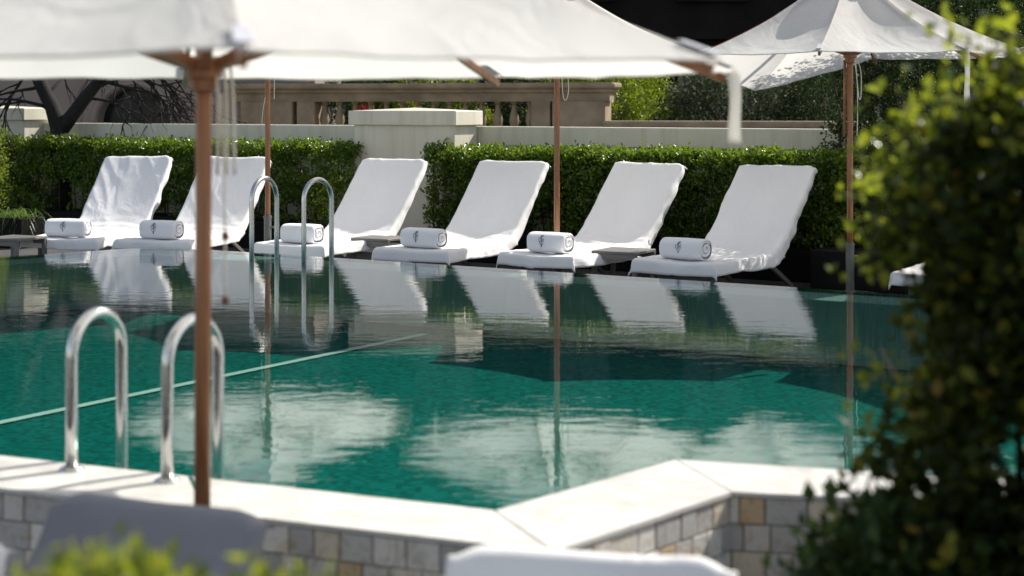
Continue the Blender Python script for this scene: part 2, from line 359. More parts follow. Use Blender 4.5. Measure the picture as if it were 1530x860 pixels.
# ------------------------------------------------------------ loungers
def catmull(pts, n):
    pts = [Vector(p) for p in pts]; out = []
    P_ = [pts[0]*2-pts[1]] + pts + [pts[-1]*2-pts[-2]]
    for i in range(1, len(P_)-2):
        for k in range(n):
            t = k/n; a, b_, c, d = P_[i-1:i+3]
            out.append(.5*((2*b_)+(c-a)*t+(2*a-5*b_+4*c-d)*t*t+(3*b_-a-3*c+d)*t*t*t))
    out.append(pts[-1]); return out
HIGH = [(0,.352),(.5,.350),(.92,.350),(1.12,.385),(1.30,.49),(1.55,.74),(1.78,.99),(1.90,1.125)]
LOW = [(0,.30),(.5,.30),(1.0,.30),(1.45,.30),(1.62,.325),(1.73,.40),(1.81,.53)]
def make_cover(prof, seed, hw=.40, drop=.125, messy=.5, mat=None):
    c = catmull([(0,p[0],p[1]) for p in prof], 14)
    # resample by arc length
    ls = [0]
    for i in range(1,len(c)): ls.append(ls[-1]+(c[i]-c[i-1]).length)
    Lt = ls[-1]
    def at(s):
        s_ = min(max(s,0),Lt); 
        i = min(max(int(np.searchsorted(ls, s_))-1,0), len(c)-2); u = (s_-ls[i])/(ls[i+1]-ls[i]+1e-9)
        p = c[i].lerp(c[i+1],u); tt = (c[min(i+2,len(c)-1)]-c[max(i-1,0)]).normalized()
        return p, tt
    e0, e1 = .13, .10
    NS, NA = 110, 56
    sp = Vector((seed*13.7, seed*3.1, seed*7.7))
    V = []
    for i in range(NS+1):
        s = -e0 + (Lt+e0+e1)*i/NS
        p, tt = at(s); nn = Vector((0,-tt.z, tt.y))       # surface normal (up / forward)
        os_ = max(0,-s, s-Lt); sgn = -1 if s < 0 else 1
        dr = drop*(1 - .30*min(1,max(0,(s-1.1)/.7)))
        for j in range(NA+1):
            a = (-1+2*j/NA)*(hw+dr)
            oa = max(0, abs(a)-hw); sa = math.copysign(1,a)
            q = p.copy(); r_ = .03
            def bend(o):  # rounded fold: outward, downward
                if o < r_*1.57: an = o/r_; return r_*math.sin(an), r_*(1-math.cos(an))
                return r_, r_+(o-r_*1.57)
            ox, dx = bend(oa); oy, dy = bend(os_)
            nz = noise.noise(Vector((s*4.5, sa*3+a*0.7, 0))+sp)
            nz2 = noise.noise(Vector((s*8.3, sa*5.3, 2))+sp)
            flare = (nz*.5+nz2*.5)*min(1,oa/.08)*.045*messy
            flf = (noise.noise(Vector((a*5,1,0))+sp)*.03)*min(1,os_/.08)*messy
            q += Vector((sa*(min(abs(a),hw)+ox*.85-r_*.3*min(1,abs(a)/.3)+ flare + (.15*oa if s<1.2 else 0)),0,0))
            q += tt*sgn*(oy*.9+flf+.1*os_)
            down = max(dx,dy)+.35*min(dx,dy)
            down *= 1+.28*noise.noise(Vector((s*2.2+a*.5,sa*7,4))+sp)*messy
            q -= nn*down
            # rounded corners at the head and foot
            if s > Lt-.09:
                k = (s-(Lt-.09))/.09; k=min(k,1)
                if abs(a) > hw-.09: 
                    kk = min(1,(abs(a)-(hw-.09))/.09); q -= tt*.030*k*k*kk*kk; q.x -= sa*.006*k*kk
            # sag of the cloth between the rails, and soft folds
            inn = max(0,1-(abs(a)/hw)**2)
            q -= nn*(.018*inn*(1 if s>0 else .5))
            f1_ = noise.noise(Vector((a*2.2+s*1.1, s*.9-a*1.5, seed))+sp)
            f2_ = noise.noise(Vector((a*4.2+s*2.6, s*1.1, seed))+sp)
            ridge = (1-abs(f2_)*2)**4 if abs(f2_)<.5 else 0
            q += nn*(f1_*.006 + ridge*.010*messy*(1 if s>.2 else .4))
            # bunching in the crook of the seat
            ck = math.exp(-((s-1.1)/.16)**2); q += nn*ck*.006*math.sin(s*55+a*4+f1_*5)*messy
            V.append(q)
    W = NA+1
    Fc = [(i*W+j, i*W+j+1, (i+1)*W+j+1, (i+1)*W+j) for i in range(NS) for j in range(NA)]
    return V, Fc, at, Lt
def lounger(loc, ang, seed, label, prof=HIGH, messy=.5, mat='terry', group='white covered loungers along the far pool edge'):
    root = empty('sun_lounger', loc, -ang, label=label, cat='sun lounger', group=group)
    V, Fc, at, Lt = make_cover(prof, seed, messy=messy, hw=.345 if prof is not HIGH else .40, drop=.09 if prof is not HIGH else .125)
    o = mesh('towel_cover', V, Fc, M[mat], root)
    md = o.modifiers.new('thick','SOLIDIFY'); md.thickness = .008; md.offset = -1
    # frame: two bent side rails plus cross bars, sling between
    b = MB()
    for sx in (-1,1):
        pts = []
        for s in np.linspace(.02, Lt-.03, 24):
            p, tt = at(s); nn = Vector((0,-tt.z,tt.y)); pts.append(Vector((sx*.315,0,0))+p-nn*.045)
        b.tube(pts, .016, 8)
    for s in (.05,.9,Lt-.06):
        p, tt = at(s); nn = Vector((0,-tt.z,tt.y)); q = p-nn*.045; b.tube([q+Vector((-.315,0,0)), q+Vector((.315,0,0))], .014, 8)
    b.build('frame', M['frame'], root, True)
    h = prof[0][1]-.05
    for sx in (-1,1):
        MB().box((sx*.30,.16,h/2),(.035,.05,h),b=.004).build('leg', M['frame'], root)
        q0 = Vector((sx*.315,1.05,h)); q1 = Vector((sx*.315,1.62,0)); d = (q1-q0).normalized()
        ax = (Vector((1,0,0)), Vector((1,0,0)).cross(d), d)
        MB().box((q0+q1)/2,(.03,.045,(q1-q0).length),ax,b=.004).build('leg', M['frame'], root)
    return root
def towel_at(lroot, ang, seed, label, emblem=True, y0=.26, zs=.348, tw=0.0, xo=-.04, ln=.43, sq=3.2):
    ax = Vector((math.sin(ang), math.cos(ang), 0)); rx = Vector((math.cos(ang), -math.sin(ang), 0))
    loc = Vector(lroot.location)+ax*y0+rx*xo+Vector((0,0,zs))
    root = empty('rolled_towel', loc, -ang+tw, label=label, cat='towel', group='rolled white towels on the lounger feet')
    a, hh = .108, .090; N = 48; V = []; Fc = []; rn = random.Random(seed)
    def prof(th, k=1.0):
        c_, s_ = math.cos(th), math.sin(th); e = 2/sq
        return a*k*math.copysign(abs(c_)**e,c_), hh+hh*k*math.copysign(abs(s_)**e,s_)-(.006*k if s_<0 else 0)
    xs = [-.5,-.485,-.46,-.40,-.2,0,.2,.40,.46,.485,.5]; ks = [.86,.95,.99,1,1.02,1.03,1.02,1,.99,.95,.86]
    for i, (x,k) in enumerate(zip(xs,ks)):
        for j in range(N):
            th = 2*math.pi*j/N; y,z = prof(th,k)
            dn = .004*noise.noise(Vector((x*6,th*2,seed)))
            V.append(Vector((x*ln, y*(1+dn*8), (z)*(1+dn*4))))
    for i in range(len(xs)-1):
        for j in range(N):
            j2=(j+1)%N; Fc.append((i*N+j,i*N+j2,(i+1)*N+j2,(i+1)*N+j))
    o = mesh('towel_roll', V, Fc, M['towel'], root)
    # spiral folds on both ends
    for sx in (-1,1):
        b = MB(); T = 120; nl = 2.3; VV = []
        for i in range(T):
            u = i/(T-1); k = .93-.80*u; th = u*nl*2*math.pi+.6
            y,z = prof(th,k); y2,z2 = prof(th,max(k-.30,.01))
            x0 = sx*(.485*ln + .012*math.sin(u*3)) ; ym,zm = (y+y2)/2,(z+z2)/2
            VV += [Vector((x0-sx*.009,y,z)), Vector((x0+sx*.002,ym*.6+y*.4,zm*.6+z*.4)), Vector((x0+sx*.001,ym*.6+y2*.4,zm*.6+z2*.4)), Vector((x0-sx*.009,y2,z2))]
        FF = [(4*i+j,4*i+4+j,4*i+5+j,4*i+1+j) for i in range(T-1) for j in range(3)]
        b.add(VV,FF).build('rolled_end', M['towel'], root, True)
    if emblem:
        # embroidered monogram following the towel's surface
        th0 = R(180-15)
        def sp_(u,v):  # u across, v up in metres
            th = th0 - v/ .115
            y,z = prof(th,1.035); 
            return Vector((-.018+.012*math.sin(seed*2.3)+u, y, z))
        e = MB(); k = .0052
        def stroke(pts, r0=.0022):
            pp_ = catmull([(x*k,y*k,0) for x,y in pts], 6); e.tube([sp_(p.x,p.y) for p in pp_], r0, 6)
        stroke([(0,-8),(0,-3),(0,3),(1.5,8),(3.2,11)], .0026)
        stroke([(3.5,5),(0,6.5),(-2.6,3.5),(0,1),(2.6,-1.5),(1,-4.5),(-2.5,-4)], .0026)
        stroke([(-5,1),(-5.2,-3),(-2.5,-6.4),(0,-7.5),(2.5,-6.4),(5.2,-3),(5,1)], .0020)
        stroke([(-3.6,-.5),(0,-.2),(3.6,-.5)], .0018)
        stroke([(1.2,8.5),(-1,9),(-2,7)], .0020)
        for q in ((-5.1,2.2),(5.1,2.2)): stroke([(q[0]-.5,q[1]),(q[0]+.5,q[1])], .0032)
        stroke([(0,-8),(0,-9),(0,-11)], .0044)
        e.build('embroidered_emblem', M['thread'], root, True)
    return root
LA = R(29)
axv = Vector((math.sin(LA), math.cos(LA), 0)); rxv = Vector((math.cos(LA), -math.sin(LA), 0))
specs = [
 (115,352,'leftmost lounger of the row with creased white cover beside the potted grass',.9,True),
 (252,355,'white lounger right behind the near wooden umbrella pole, left of the far ladder',.7,True),
 (455,361,'white lounger in front of the cream pillar, its towel behind the far ladder',.5,False),
 (636,368,'white lounger with towel, between grey side table and the middle umbrella pole',.65,True),
 (821,375,'white lounger just right of the middle umbrella pole, side table at its right',.95,True),
 (1023,385,'white lounger nearest the right umbrella, slanted grey rear leg visible',.9,True)]
names = ['first','second','third','fourth','fifth','sixth']
tl = ['rolled white towel with navy emblem beside the potted grass, leftmost of all',
 'rolled white towel with emblem on the lounger behind the near umbrella pole',
 'plain rolled white towel seen behind the hoop of the far ladder',
 'rolled white towel with emblem on the lounger right of the cream pillar',
 'rolled white towel with emblem in front of the middle umbrella pole',
 'rolled white towel with emblem on the lounger nearest the right umbrella']
loungers = []
for i, (x,y,lab,ms,em) in enumerate(specs):
    tpt = G(x,y,.055); p = tpt - axv*.24; p.z = DK
    ang = LA + R([-18,-13,-1,1,8,8][i])
    l_ = lounger(p, ang, i+1, lab, messy=ms); loungers.append(l_)
    towel_at(l_, ang, i+1, tl[i], em, tw=R([2,-3,1,-2,3,-1][i]), ln=[.43,.41,.39,.42,.40,.43][i], sq=[2.5,2.9,3.4,2.6,2.8,2.4][i])
p = G(1420,405,.055); p.z = DK
l7 = lounger(p - axv*.24, LA, 11, 'white lounger mostly hidden behind the big bush on the right', messy=.8)
# near side of the pool: low backs towards the pool
NG = 'low covered loungers on the near side of the pool'
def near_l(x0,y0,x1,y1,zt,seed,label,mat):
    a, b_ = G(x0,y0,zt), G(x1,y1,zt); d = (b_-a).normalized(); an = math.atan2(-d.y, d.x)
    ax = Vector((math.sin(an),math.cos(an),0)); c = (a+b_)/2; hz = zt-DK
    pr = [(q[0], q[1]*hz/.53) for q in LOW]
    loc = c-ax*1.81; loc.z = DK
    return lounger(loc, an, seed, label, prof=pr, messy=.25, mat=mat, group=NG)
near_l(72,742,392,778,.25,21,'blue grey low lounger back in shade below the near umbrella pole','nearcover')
near_l(668,826,1098,850,.30,22,'white low lounger back with sunlit rim at the bottom centre','terry')
near_l(-400,790,28,818,.30,23,'white low lounger back cut off at the lower left corner','terry')

# ------------------------------------------------------------ side tables
def side_table(loc, rz, label, sx=.45, sy=.45, h=.30):
    root = empty('side_table', loc, rz, label=label, cat='side table', group='low grey tables between the loungers')
    b = MB(); b.box((0,0,h-.0125),(sx,sy,.025),b=.003)
    b.box((0,-sy/2+.0175,h-.05),(sx,.03,.045)).box((0,sy/2-.0175,h-.05),(sx,.03,.045))
    b.build('table_top', M['frame'], root)
    for ax_ in (-1,1):
        for ay in (-1,1):
            MB().box((ax_*(sx/2-.02),ay*(sy/2-.02),(h-.03)/2),(.04,.04,h-.03),b=.003).build('leg', M['frame'], root)
    return root
def ongrid(x,y,z=0.0):
    p = G(x,y,z); p.z = DK; return p
side_table(ongrid(570,364,0.0), -LA, 'grey side table between the pillar lounger and its right neighbour', h=.37)
side_table(ongrid(932,384,0.0), -LA, 'grey side table left of the lounger nearest the right umbrella', h=.37)
side_table(ongrid(22,364,0.0), -LA+R(4), 'dark grey side table in front of the potted grass at the left', h=.37)

# ------------------------------------------------------------ umbrellas
def umbrella(loc, rot, r, zr, rise, label, z_sleeve, seed, corners=None, runner=None, lean=(0,0), pole_r=.027, strap=0, strap_len=.26, prop=False, sagk=1.0):
    """loc on the deck; zr rim height above the deck; corners {k:(dz)}"""
    root = empty('parasol', loc, 0, label=label, cat='parasol', group='white canvas parasols round the pool')
    z_ap = zr+rise; ln = Vector((lean[0],lean[1],0))
    def at_pole(z): return ln*(z/zr-1)+Vector((0,0,z))
    cs = []
    for k in range(8):
        a = rot+k*math.pi/4; dz = (corners or {}).get(k,0)
        cs.append(Vector((r*math.cos(a), r*math.sin(a), zr+dz)))
    ap = at_pole(z_ap); N = 14; Wd = 12
    V=[]; Fc=[]
    sp = Vector((seed*5.3,1,2))
    for k in range(8):
        A,B = cs[k],cs[(k+1)%8]; base = len(V)
        for i in range(N+1):
            u = i/N
            for j in range(Wd+1):
                v = j/Wd; e = A.lerp(B,v)
                p = ap.lerp(e,u)
                p.z += -rise*.16*math.sin(math.pi*u)*.55                   # ribs bow slightly
                sag = 4*v*(1-v)
                p.z -= sag*.045*(sagk if k in (4,5,6) else 1)*math.sin(math.pi*min(1,u*.9+.05))*r/1.4
                out = Vector((e.x,e.y,0)).normalized()
                p -= out*sag*.055*u*u                                       # hem curves inwards
                p.z += .010*u*noise.noise(Vector((v*5+k*9,u*1.6,seed))+sp) + .006*u*noise.noise(Vector((v*17+k*9,u*3,seed))+sp)
                V.append(p)
        W=Wd+1
        Fc += [(base+i*W+j, base+(i+1)*W+j, base+(i+1)*W+j+1, base+i*W+j+1) for i in range(N) for j in range(Wd)]
    cn = mesh('canopy', V, Fc, M['canvas'], root)
    hem = MB()
    W=Wd+1
    for k in range(8):
        base=k*(N+1)*W+N*W; pts=[V[base+j]-Vector((0,0,.004)) for j in range(W)]; hem.tube(pts,.0045,5)
    rel_ = hem.build('hem', M['canvas'], cn, True)
    # pole + sleeve
    MB().tube([at_pole(.05), at_pole(zr*.5), at_pole(z_ap-.03)], pole_r, 20).build('pole', M['wood'], root, True)
    s = MB(); s.tube([at_pole(0), at_pole(z_sleeve)], pole_r*1.38, 20); s.tube([at_pole(z_sleeve-.03), at_pole(z_sleeve-.008)], pole_r*1.55, 20)
    kn = at_pole(z_sleeve-.12)+Vector((.04,-.01,0)); s.tube([kn-Vector((.01,0,0)), kn+Vector((.03,-.008,0))], .012, 10)
    sl = autosmooth(s.build('metal_sleeve', M['greymetal'], root))
    autosmooth(MB().lathe([(.30,0),(.30,.045),(.285,.06),(.07,.065),(.06,.09)], n=40).build('base_plate', M['greymetal'], root), 40).location = at_pole(0)
    # runner + ribs + struts
    zn = runner if runner is not None else zr+.02
    hb = MB(); hb.lathe([(.032,-.085),(.045,-.08),(.045,-.045),(.058,-.04),(.060,.02),(.045,.03)], c=at_pole(zn)); 
    autosmooth(hb.build('runner', M['wood'], root), 40)
    MB().lathe([(.03,-.12),(.055,-.11),(.055,-.05),(.035,-.04)], c=at_pole(z_ap)).build('hub', M['wood'], root, True)
    cr = [Vector((c.x,c.y,zr)) for c in cs]
    def ribp(k,u):
        p = ap.lerp(cr[k],u); p.z += -rise*.16*math.sin(math.pi*u)*.55 - .040*min(1,u*6); return p
    for k in range(8):
        pts=[ribp(k,u) for u in np.linspace(.03,.985,9)]
        rb = MB()
        for i in range(8):
            d=(pts[i+1]-pts[i]); L=d.length; d.normalize(); sd=Vector((-d.y,d.x,0)).normalized(); 
            rb.box((pts[i]+pts[i+1])/2,(.017,.028,L+.004),(sd,d.cross(sd),d))
        rb.build('rib', M['wood'], root)
        q0=at_pole(zn)+Vector((cs[k].x,cs[k].y,0)).normalized()*.05; q1=ribp(k,.50)-Vector((0,0,.02)); d=(q1-q0); L=d.length; d.normalize(); sd=Vector((-d.y,d.x,0)).normalized()
        MB().box((q0+q1)/2,(.034,.034,L),(sd,d.cross(sd),d)).build('strut', M['wood'], root)
        # pocket sewn over each rib tip, its grey-blue painting the small shadow there
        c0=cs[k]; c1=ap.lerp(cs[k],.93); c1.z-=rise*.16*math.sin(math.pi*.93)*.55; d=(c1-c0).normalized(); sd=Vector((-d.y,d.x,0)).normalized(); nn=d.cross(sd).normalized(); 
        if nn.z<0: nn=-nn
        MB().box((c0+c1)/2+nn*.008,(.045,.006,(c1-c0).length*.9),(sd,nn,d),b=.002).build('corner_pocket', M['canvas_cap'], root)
    # cap at the peak
    cp=MB(); prof=[(.30,-.17),(.20,-.105),(.10,-.045),(.03,.0),(.004,.012)]; cp.lathe(prof,c=ap+Vector((0,0,.05)),n=16); cp.build('top_cap', M['canvas'], root, True)
    # closing strap hanging from a rim corner
    c=cs[strap]; sb=MB(); pts=[]; n_s=12; V=[];Fc=[]
    for i in range(n_s+1):
        u=i/n_s; wv=.026*(1-.25*math.sin(u*3)) ; x=.016*u+.006*math.sin(u*5); 
        tw=.5*u; V+= [c+Vector((x-wv*math.cos(tw),wv*math.sin(tw),.005-strap_len*u)), c+Vector((x+wv*math.cos(tw),-wv*math.sin(tw),.005-strap_len*u))]
    Fc=[(2*i,2*i+1,2*i+3,2*i+2) for i in range(n_s)]
    so=mesh('closing_strap', V, Fc, M['canvas'], root); md=so.modifiers.new('t','SOLIDIFY'); md.thickness=.004
    return root, at_pole, cs
def cord(name, pts, root, r=.004, mat='cord'):
    return MB().tube(catmull(pts,6), r, 6).build(name, M[mat], root, True)
def UL(x,D): return Vector(((x-CX)/F*D, D, DK))
HR = 1.4-DK
# right parasol: its rear left corner has slipped off the rib and droops
loc=UL(1270,14.0)
u3,apf,cs3 = umbrella(loc, R(24), 1.52, HR+.44, .80, 'white parasol over the right end of the lounger row, one rear corner drooping', .51, 3, corners={2:-.29,3:-.05,1:.02}, sagk=2.2, strap=6, strap_len=.42)
zt=HR+.42
MB().tube([Vector((-.045,.0,zt-.02)),Vector((-.05,0,zt-.68))],.012,8).build('loose_stay', M['wood'], u3, True)
cord('cord',[(.03,-.03,zt),(.055,-.03,zt-.2),(.06,-.03,zt-.45),(.055,-.03,zt-.68)],u3)
cord('cord',[(.035,-.03,zt),(.085,-.03,zt-.1),(.09,-.03,zt-.32),(.07,-.03,zt-.34),(.04,-.03,zt-.02)],u3)
# middle parasols
loc=UL(832,15.2)
u2,apf,cs2 = umbrella(loc, R(8), 1.5, HR+.46, .74, 'white parasol behind the near one, its pole at the middle loungers', .22, 4, strap=3, strap_len=.1)
zt=HR+.34
cord('cord',[(.05,-.03,zt+.04),(.05,-.03,zt-.15),(.065,-.03,zt-.27),(.095,-.03,zt-.27),(.11,-.03,zt-.15),(.09,-.03,zt+.04)],u2)
loc=UL(400,16.3)
u1,apf,cs1 = umbrella(loc, R(12), 1.48, HR+.42, .72, 'white parasol whose pole stands by the far ladder and cream pillar', .59, 5, strap=2, strap_len=.1)
zt=HR+.34
cord('cord',[(.07,-.03,zt+.1),(.072,-.03,zt-.1),(.07,-.03,zt-.27)],u1)
cord('cord',[(-.02,-.03,zt-.25),(-.045,-.03,zt-.40),(-.06,-.03,zt-.55)],u1,.003)
# one more in the same row, out of the frame to the right (its shade and reflection reach the water)
loc=UL(1780,12.7)
umbrella(loc, R(5), 1.4, HR+.44, .62, 'white parasol beyond the big bush at the right', .5, 6, strap=1, strap_len=.1)
# near parasol
loc=UL(305,5.15)
u0,apf,cs0 = umbrella(loc, R(13.5), 1.80, HR+.125, .86, 'large blurred white parasol close to the camera with thick wooden pole', .30, 7, runner=HR+.13, lean=(.008,0), pole_r=.0262, strap=0, strap_len=.26)
zt=HR+.14
for q in ((.05,-.03),(.075,-.02),(.10,-.04)):
    cord('cord',[(q[0]-.01,q[1],zt),(q[0],q[1],zt-.12),(q[0]+.012*(q[0]*10-.6),q[1],zt-.36)],u0,.005)
cord('cord',[(.06,-.03,zt-.1),(.07,-.03,zt-.4),(.075,-.03,zt-.77)],u0,.0035)
for zz in (.555,.76):
    bd=MB(); bd.lathe([(.004,-.015),(.012,-.008),(.013,0),(.012,.008),(.004,.015)],c=(.073,-.03,zt-zz),n=12); bd.build('bead', M['bead'], u0, True)

# ------------------------------------------------------------ ladders
def ladder(pts, label, h, pr, depth):
    """pts: two hoops, each (front xy, back xy)"""
    c=sum((Vector(a)+Vector(b_) for a,b_ in pts),Vector((0,0)))/4
    root=empty('pool_ladder',(c.x,c.y,0),label=label,cat='pool ladder')
    backs=[]
    for (A,B),zb in zip(pts,(0,0)):
        A=Vector((A[0]-c.x,A[1]-c.y,0)); B=Vector((B[0]-c.x,B[1]-c.y,0)); d=(B-A); w_=d.length; d.normalize(); m=(A+B)/2; R_=w_/2
        P_=[A+Vector((0,0,depth[0])),A+Vector((0,0,(h-R_)*.5)),A+Vector((0,0,h-R_))]
        for k in range(1,16):
            a=math.pi*k/16; P_.append(m-d*R_*math.cos(a)+Vector((0,0,h-R_+R_*math.sin(a))))
        P_+=[B+Vector((0,0,h-R_)),B+Vector((0,0,(h-R_)*.5)),B+Vector((0,0,depth[1]))]
        hr=MB().tube(P_,pr,16).build('handrail',M['steel'],root,True)
        if depth[0]>-.05:
            MB().lathe([(pr*2.0,0),(pr*2.0,.006),(pr*1.4,.014),(pr*1.02,.016)],c=A+Vector((0,0,depth[0])),n=20).build('flange',M['steel'],hr,True)
        backs.append(B)
    for z in (-.16,-.38):
        a,b_=backs; MB().box((a+b_)/2+Vector((0,0,z)),((b_-a).length,.07,.02),((b_-a).normalized(),Vector((-(b_-a).y,(b_-a).x,0)).normalized(),Vector((0,0,1))),b=.003).build('tread',M['steel'],root)
    return root
nd=(inner[1]-inner[0]).normalized(); nperp=Vector((-nd.y,nd.x,0))
A1=G(107,702,CT); A2=G(250,719,CT)
def bk(A,x,D): return ((x-CX)/F*D, D)
ladder([((A1.x,A1.y),bk(A1,182,6.33)),((A2.x,A2.y),bk(A2,326,6.14))],'steel pool ladder hoops standing on the near white coping',.605,.0235,(CT,FL))
q=[G(376,391),G(409,386),G(454,395),G(491,391)]
ladder([((q[0].x,q[0].y),(q[1].x+.02,q[1].y+.05)),((q[2].x,q[2].y),(q[3].x+.02,q[3].y+.05))],'steel pool ladder hoops rising from the water by the far edge',.745,.022,(FL,FL))

# ------------------------------------------------------------ foliage
def leaves(name, pts, size, mat, parent=None, seed=1, up=.35, nrm=None, aspect=.55, jit=.35, droop=0.0):
    rg=np.random.default_rng(seed); n=len(pts); pts=np.asarray(pts,dtype=np.float64)
    d=rg.normal(size=(n,3)); d[:,2]+=up*1.5-droop
    if nrm is not None: d+=nrm*1.1
    d/=np.linalg.norm(d,axis=1,keepdims=True)
    r_=rg.normal(size=(n,3)); s=np.cross(d,r_); s/=np.linalg.norm(s,axis=1,keepdims=True); nn=np.cross(s,d)
    L=(size*(1-jit+2*jit*rg.random(n)))[:,None]; Wd=L*aspect*.5
    v0=pts; v2=pts+d*L; mid=pts+d*L*.5
    v1=mid+s*Wd+nn*Wd*.45; v3=mid-s*Wd+nn*Wd*.45
    V=np.stack([v0,v1,v2,v3],axis=1).reshape(-1,3)
    me=bpy.data.meshes.new(name); me.vertices.add(4*n); me.vertices.foreach_set('co',V.ravel())
    b0=(np.arange(n)*4)[:,None]; idx=np.concatenate([b0+np.array([[0,1,2]]),b0+np.array([[0,2,3]])],axis=1).ravel()
    me.loops.add(6*n); me.loops.foreach_set('vertex_index',idx.astype(np.int32))
    me.polygons.add(2*n); me.polygons.foreach_set('loop_start',np.arange(0,6*n,3,dtype=np.int32)); me.polygons.foreach_set('loop_total',np.full(2*n,3,dtype=np.int32))
    me.update(calc_edges=True); me.validate(); me.materials.append(mat)
    o=bpy.data.objects.new(name,me); COL.objects.link(o)
    if parent: rel(o,parent) if parent.type=='EMPTY' or True else None
    return o
def box_hedge(A, d, nv, L, th, z0, z1, ncl, per, seed, label, mat='hedge', size=.045, top_rag=.05, dens_low=.75, planter=True, dome=0):
    """A: front-left bottom corner; d along; nv backwards"""
    rg=np.random.default_rng(seed)
    root=empty('hedge',(A.x+d.x*L/2,A.y+d.y*L/2,DK),label=label,cat='hedge'); bpy.context.view_layer.update()
    u=rg.random(ncl)*L; w_=(rg.random(ncl)**1.6)*th; z=z0+(z1-z0)*rg.random(ncl)
    # push a third to the top, thin the lower part
    k=rg.random(ncl); z=np.where(k<.26, z1-(rg.random(ncl)**2)*.10, z); w_=np.where(k<.26, rg.random(ncl)*th, w_)
    lowp=(z-z0)/(z1-z0); keep=rg.random(ncl)<(dens_low+(1-dens_low)*lowp); 
    clmp=np.array([noise.noise(Vector((float(a)*2.6,float(b_)*3.2,seed*3.3))) for a,b_ in zip(u,z)]); keep&=(clmp>-.42+.15*rg.random(ncl))|(lowp>.8)
    u,w_,z=u[keep],w_[keep],z[keep]; m=len(u)
    edge=np.array([noise.noise(Vector((float(a)*3.3,seed,0)))*.06+noise.noise(Vector((float(a)*9,seed,3)))*.06 for a in u]); z=z+edge*((z-z0)/(z1-z0))
    w_=w_-edge*1.0
    C=np.array([[A.x,A.y,0]])+u[:,None]*np.array([[d.x,d.y,0]])+w_[:,None]*np.array([[nv.x,nv.y,0]])+z[:,None]*np.array([[0,0,1.]])
    pts=np.repeat(C,per,axis=0)+rg.normal(size=(m*per,3))*np.array([[.032,.032,.030]])
    leaves('foliage',pts,size,M[mat],root,seed)
    b=MB(); rr=random.Random(seed); n_=int(L*7)
    for i in range(n_):
        p=A+d*(L*(i+rr.random())/n_)+nv*th*(.3+.4*rr.random()); q=p+d*rr.uniform(-.15,.15)+nv*rr.uniform(-.1,.1)
        b.tube([Vector((p.x,p.y,z0-.05)),Vector(((p.x+q.x)/2+rr.uniform(-.02,.02),(p.y+q.y)/2,(z0+z1)/2)),Vector((q.x,q.y,z1-.05))],[.010,.008,.003],5)
    rel(b.build('stems',M['twig'],root,True),root)
    if planter:
        pb=empty('planter_box',(A.x+d.x*L/2,A.y+d.y*L/2,DK),math.atan2(d.y,d.x),label='long charcoal planter box under '+planter,cat='planter')
        h=z0-DK
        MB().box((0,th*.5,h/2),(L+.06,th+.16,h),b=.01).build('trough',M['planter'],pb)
    return root
# wall line: a second parallel behind the loungers
HA = G(745,401)     # reference on the far edge
def along(s, back, z=0): # s along the row from the reference, back = distance behind the water edge
    p = HA + ea*s + en*back; return Vector((p.x,p.y,z))
def s_for(x, back):      # s where the line at this offset crosses pixel column x
    k=(x-CX)/F; p=HA+en*back
    return (k*p.y-p.x)/(ea.x-k*ea.y)
HB=3.0; WB=3.75
z_h=.92
sL,sR=s_for(-120,HB),s_for(520,HB)
box_hedge(along(sL,HB),ea,en,sR-sL,.50,.02,z_h,3900,20,31,'clipped green hedge left of the cream pillar, sunlit along its top',planter='the left hedge')
sL2,sR2=s_for(632,HB),s_for(1262,HB)
box_hedge(along(sL2,HB),ea,en,sR2-sL2,.50,.02,z_h-.02,3900,20,32,'clipped green hedge right of the cream pillar, sunlit along its top',planter='the right hedge')

# ------------------------------------------------------------ parapet wall and pillars
AXW=(ea,en,Vector((0,0,1)))
def parapet(x0,x1,label):
    s0,s1=s_for(x0,WB),s_for(x1,WB); L=s1-s0; c=along((s0+s1)/2,WB)
    root=empty('parapet_wall',(c.x,c.y,DK),math.atan2(ea.y,ea.x),label=label,cat='wall')
    zt=1.165-DK; b=MB()
    b.box((0,.13,zt-.11),(L,.30,.22),b=.012)
    b.box((0,.13,zt-.245),(L,.24,.05))
    b.build('top_rail',M['paint'],root)
    b=MB(); b.box((0,.16,(zt-.27)/2),(L,.10,zt-.27)); b.build('wall_body',M['paint'],root)
    n_=int(L/.62); b=MB()
    for i in range(n_+1):
        b.box((-L/2+.08+(L-.16)*i/n_,.105,(zt-.30)/2+.01),(.14,.06,zt-.32),b=.006)
    b.build('pilaster_strips',M['paint'],root)
    return root
parapet(66,540,'cream parapet wall behind the left hedge'); parapet(668,1560,'cream parapet wall behind the right hedge')
def pillar(x0,x1,back,depth,ztop,label,cap=.165,ovh=.05):
    s0,s1=s_for(x0,back),s_for(x1,back); L=s1-s0; c=along((s0+s1)/2,back)
    root=empty('wall_pillar',(c.x,c.y,DK),math.atan2(ea.y,ea.x),label=label,cat='pillar',group='cream wall pillars')
    h=ztop-DK
    MB().box((0,depth/2,(h-cap)/2),(L,depth,h-cap),b=.006).build('shaft',M['paint'],root)
    b=MB(); b.box((0,depth/2,h-cap/2),(L+2*ovh,depth+2*ovh,cap),b=.008)
    V=[Vector((sx*(L/2+ovh-.01),depth/2+sy*(depth/2+ovh-.01),h-.001)) for sx,sy in ((-1,-1),(1,-1),(1,1),(-1,1))]+[Vector((0,depth/2,h+.035))]
    b.add(V,[(0,1,4),(1,2,4),(2,3,4),(3,0,4)])
    b.build('cap',M['paint'],root); return root
pillar(529,679,3.25,.46,1.345,'broad cream pillar with overhanging cap between the two hedges')
pillar(-60,36,3.4,.46,1.37,'cream pillar cut by the left edge of the view')

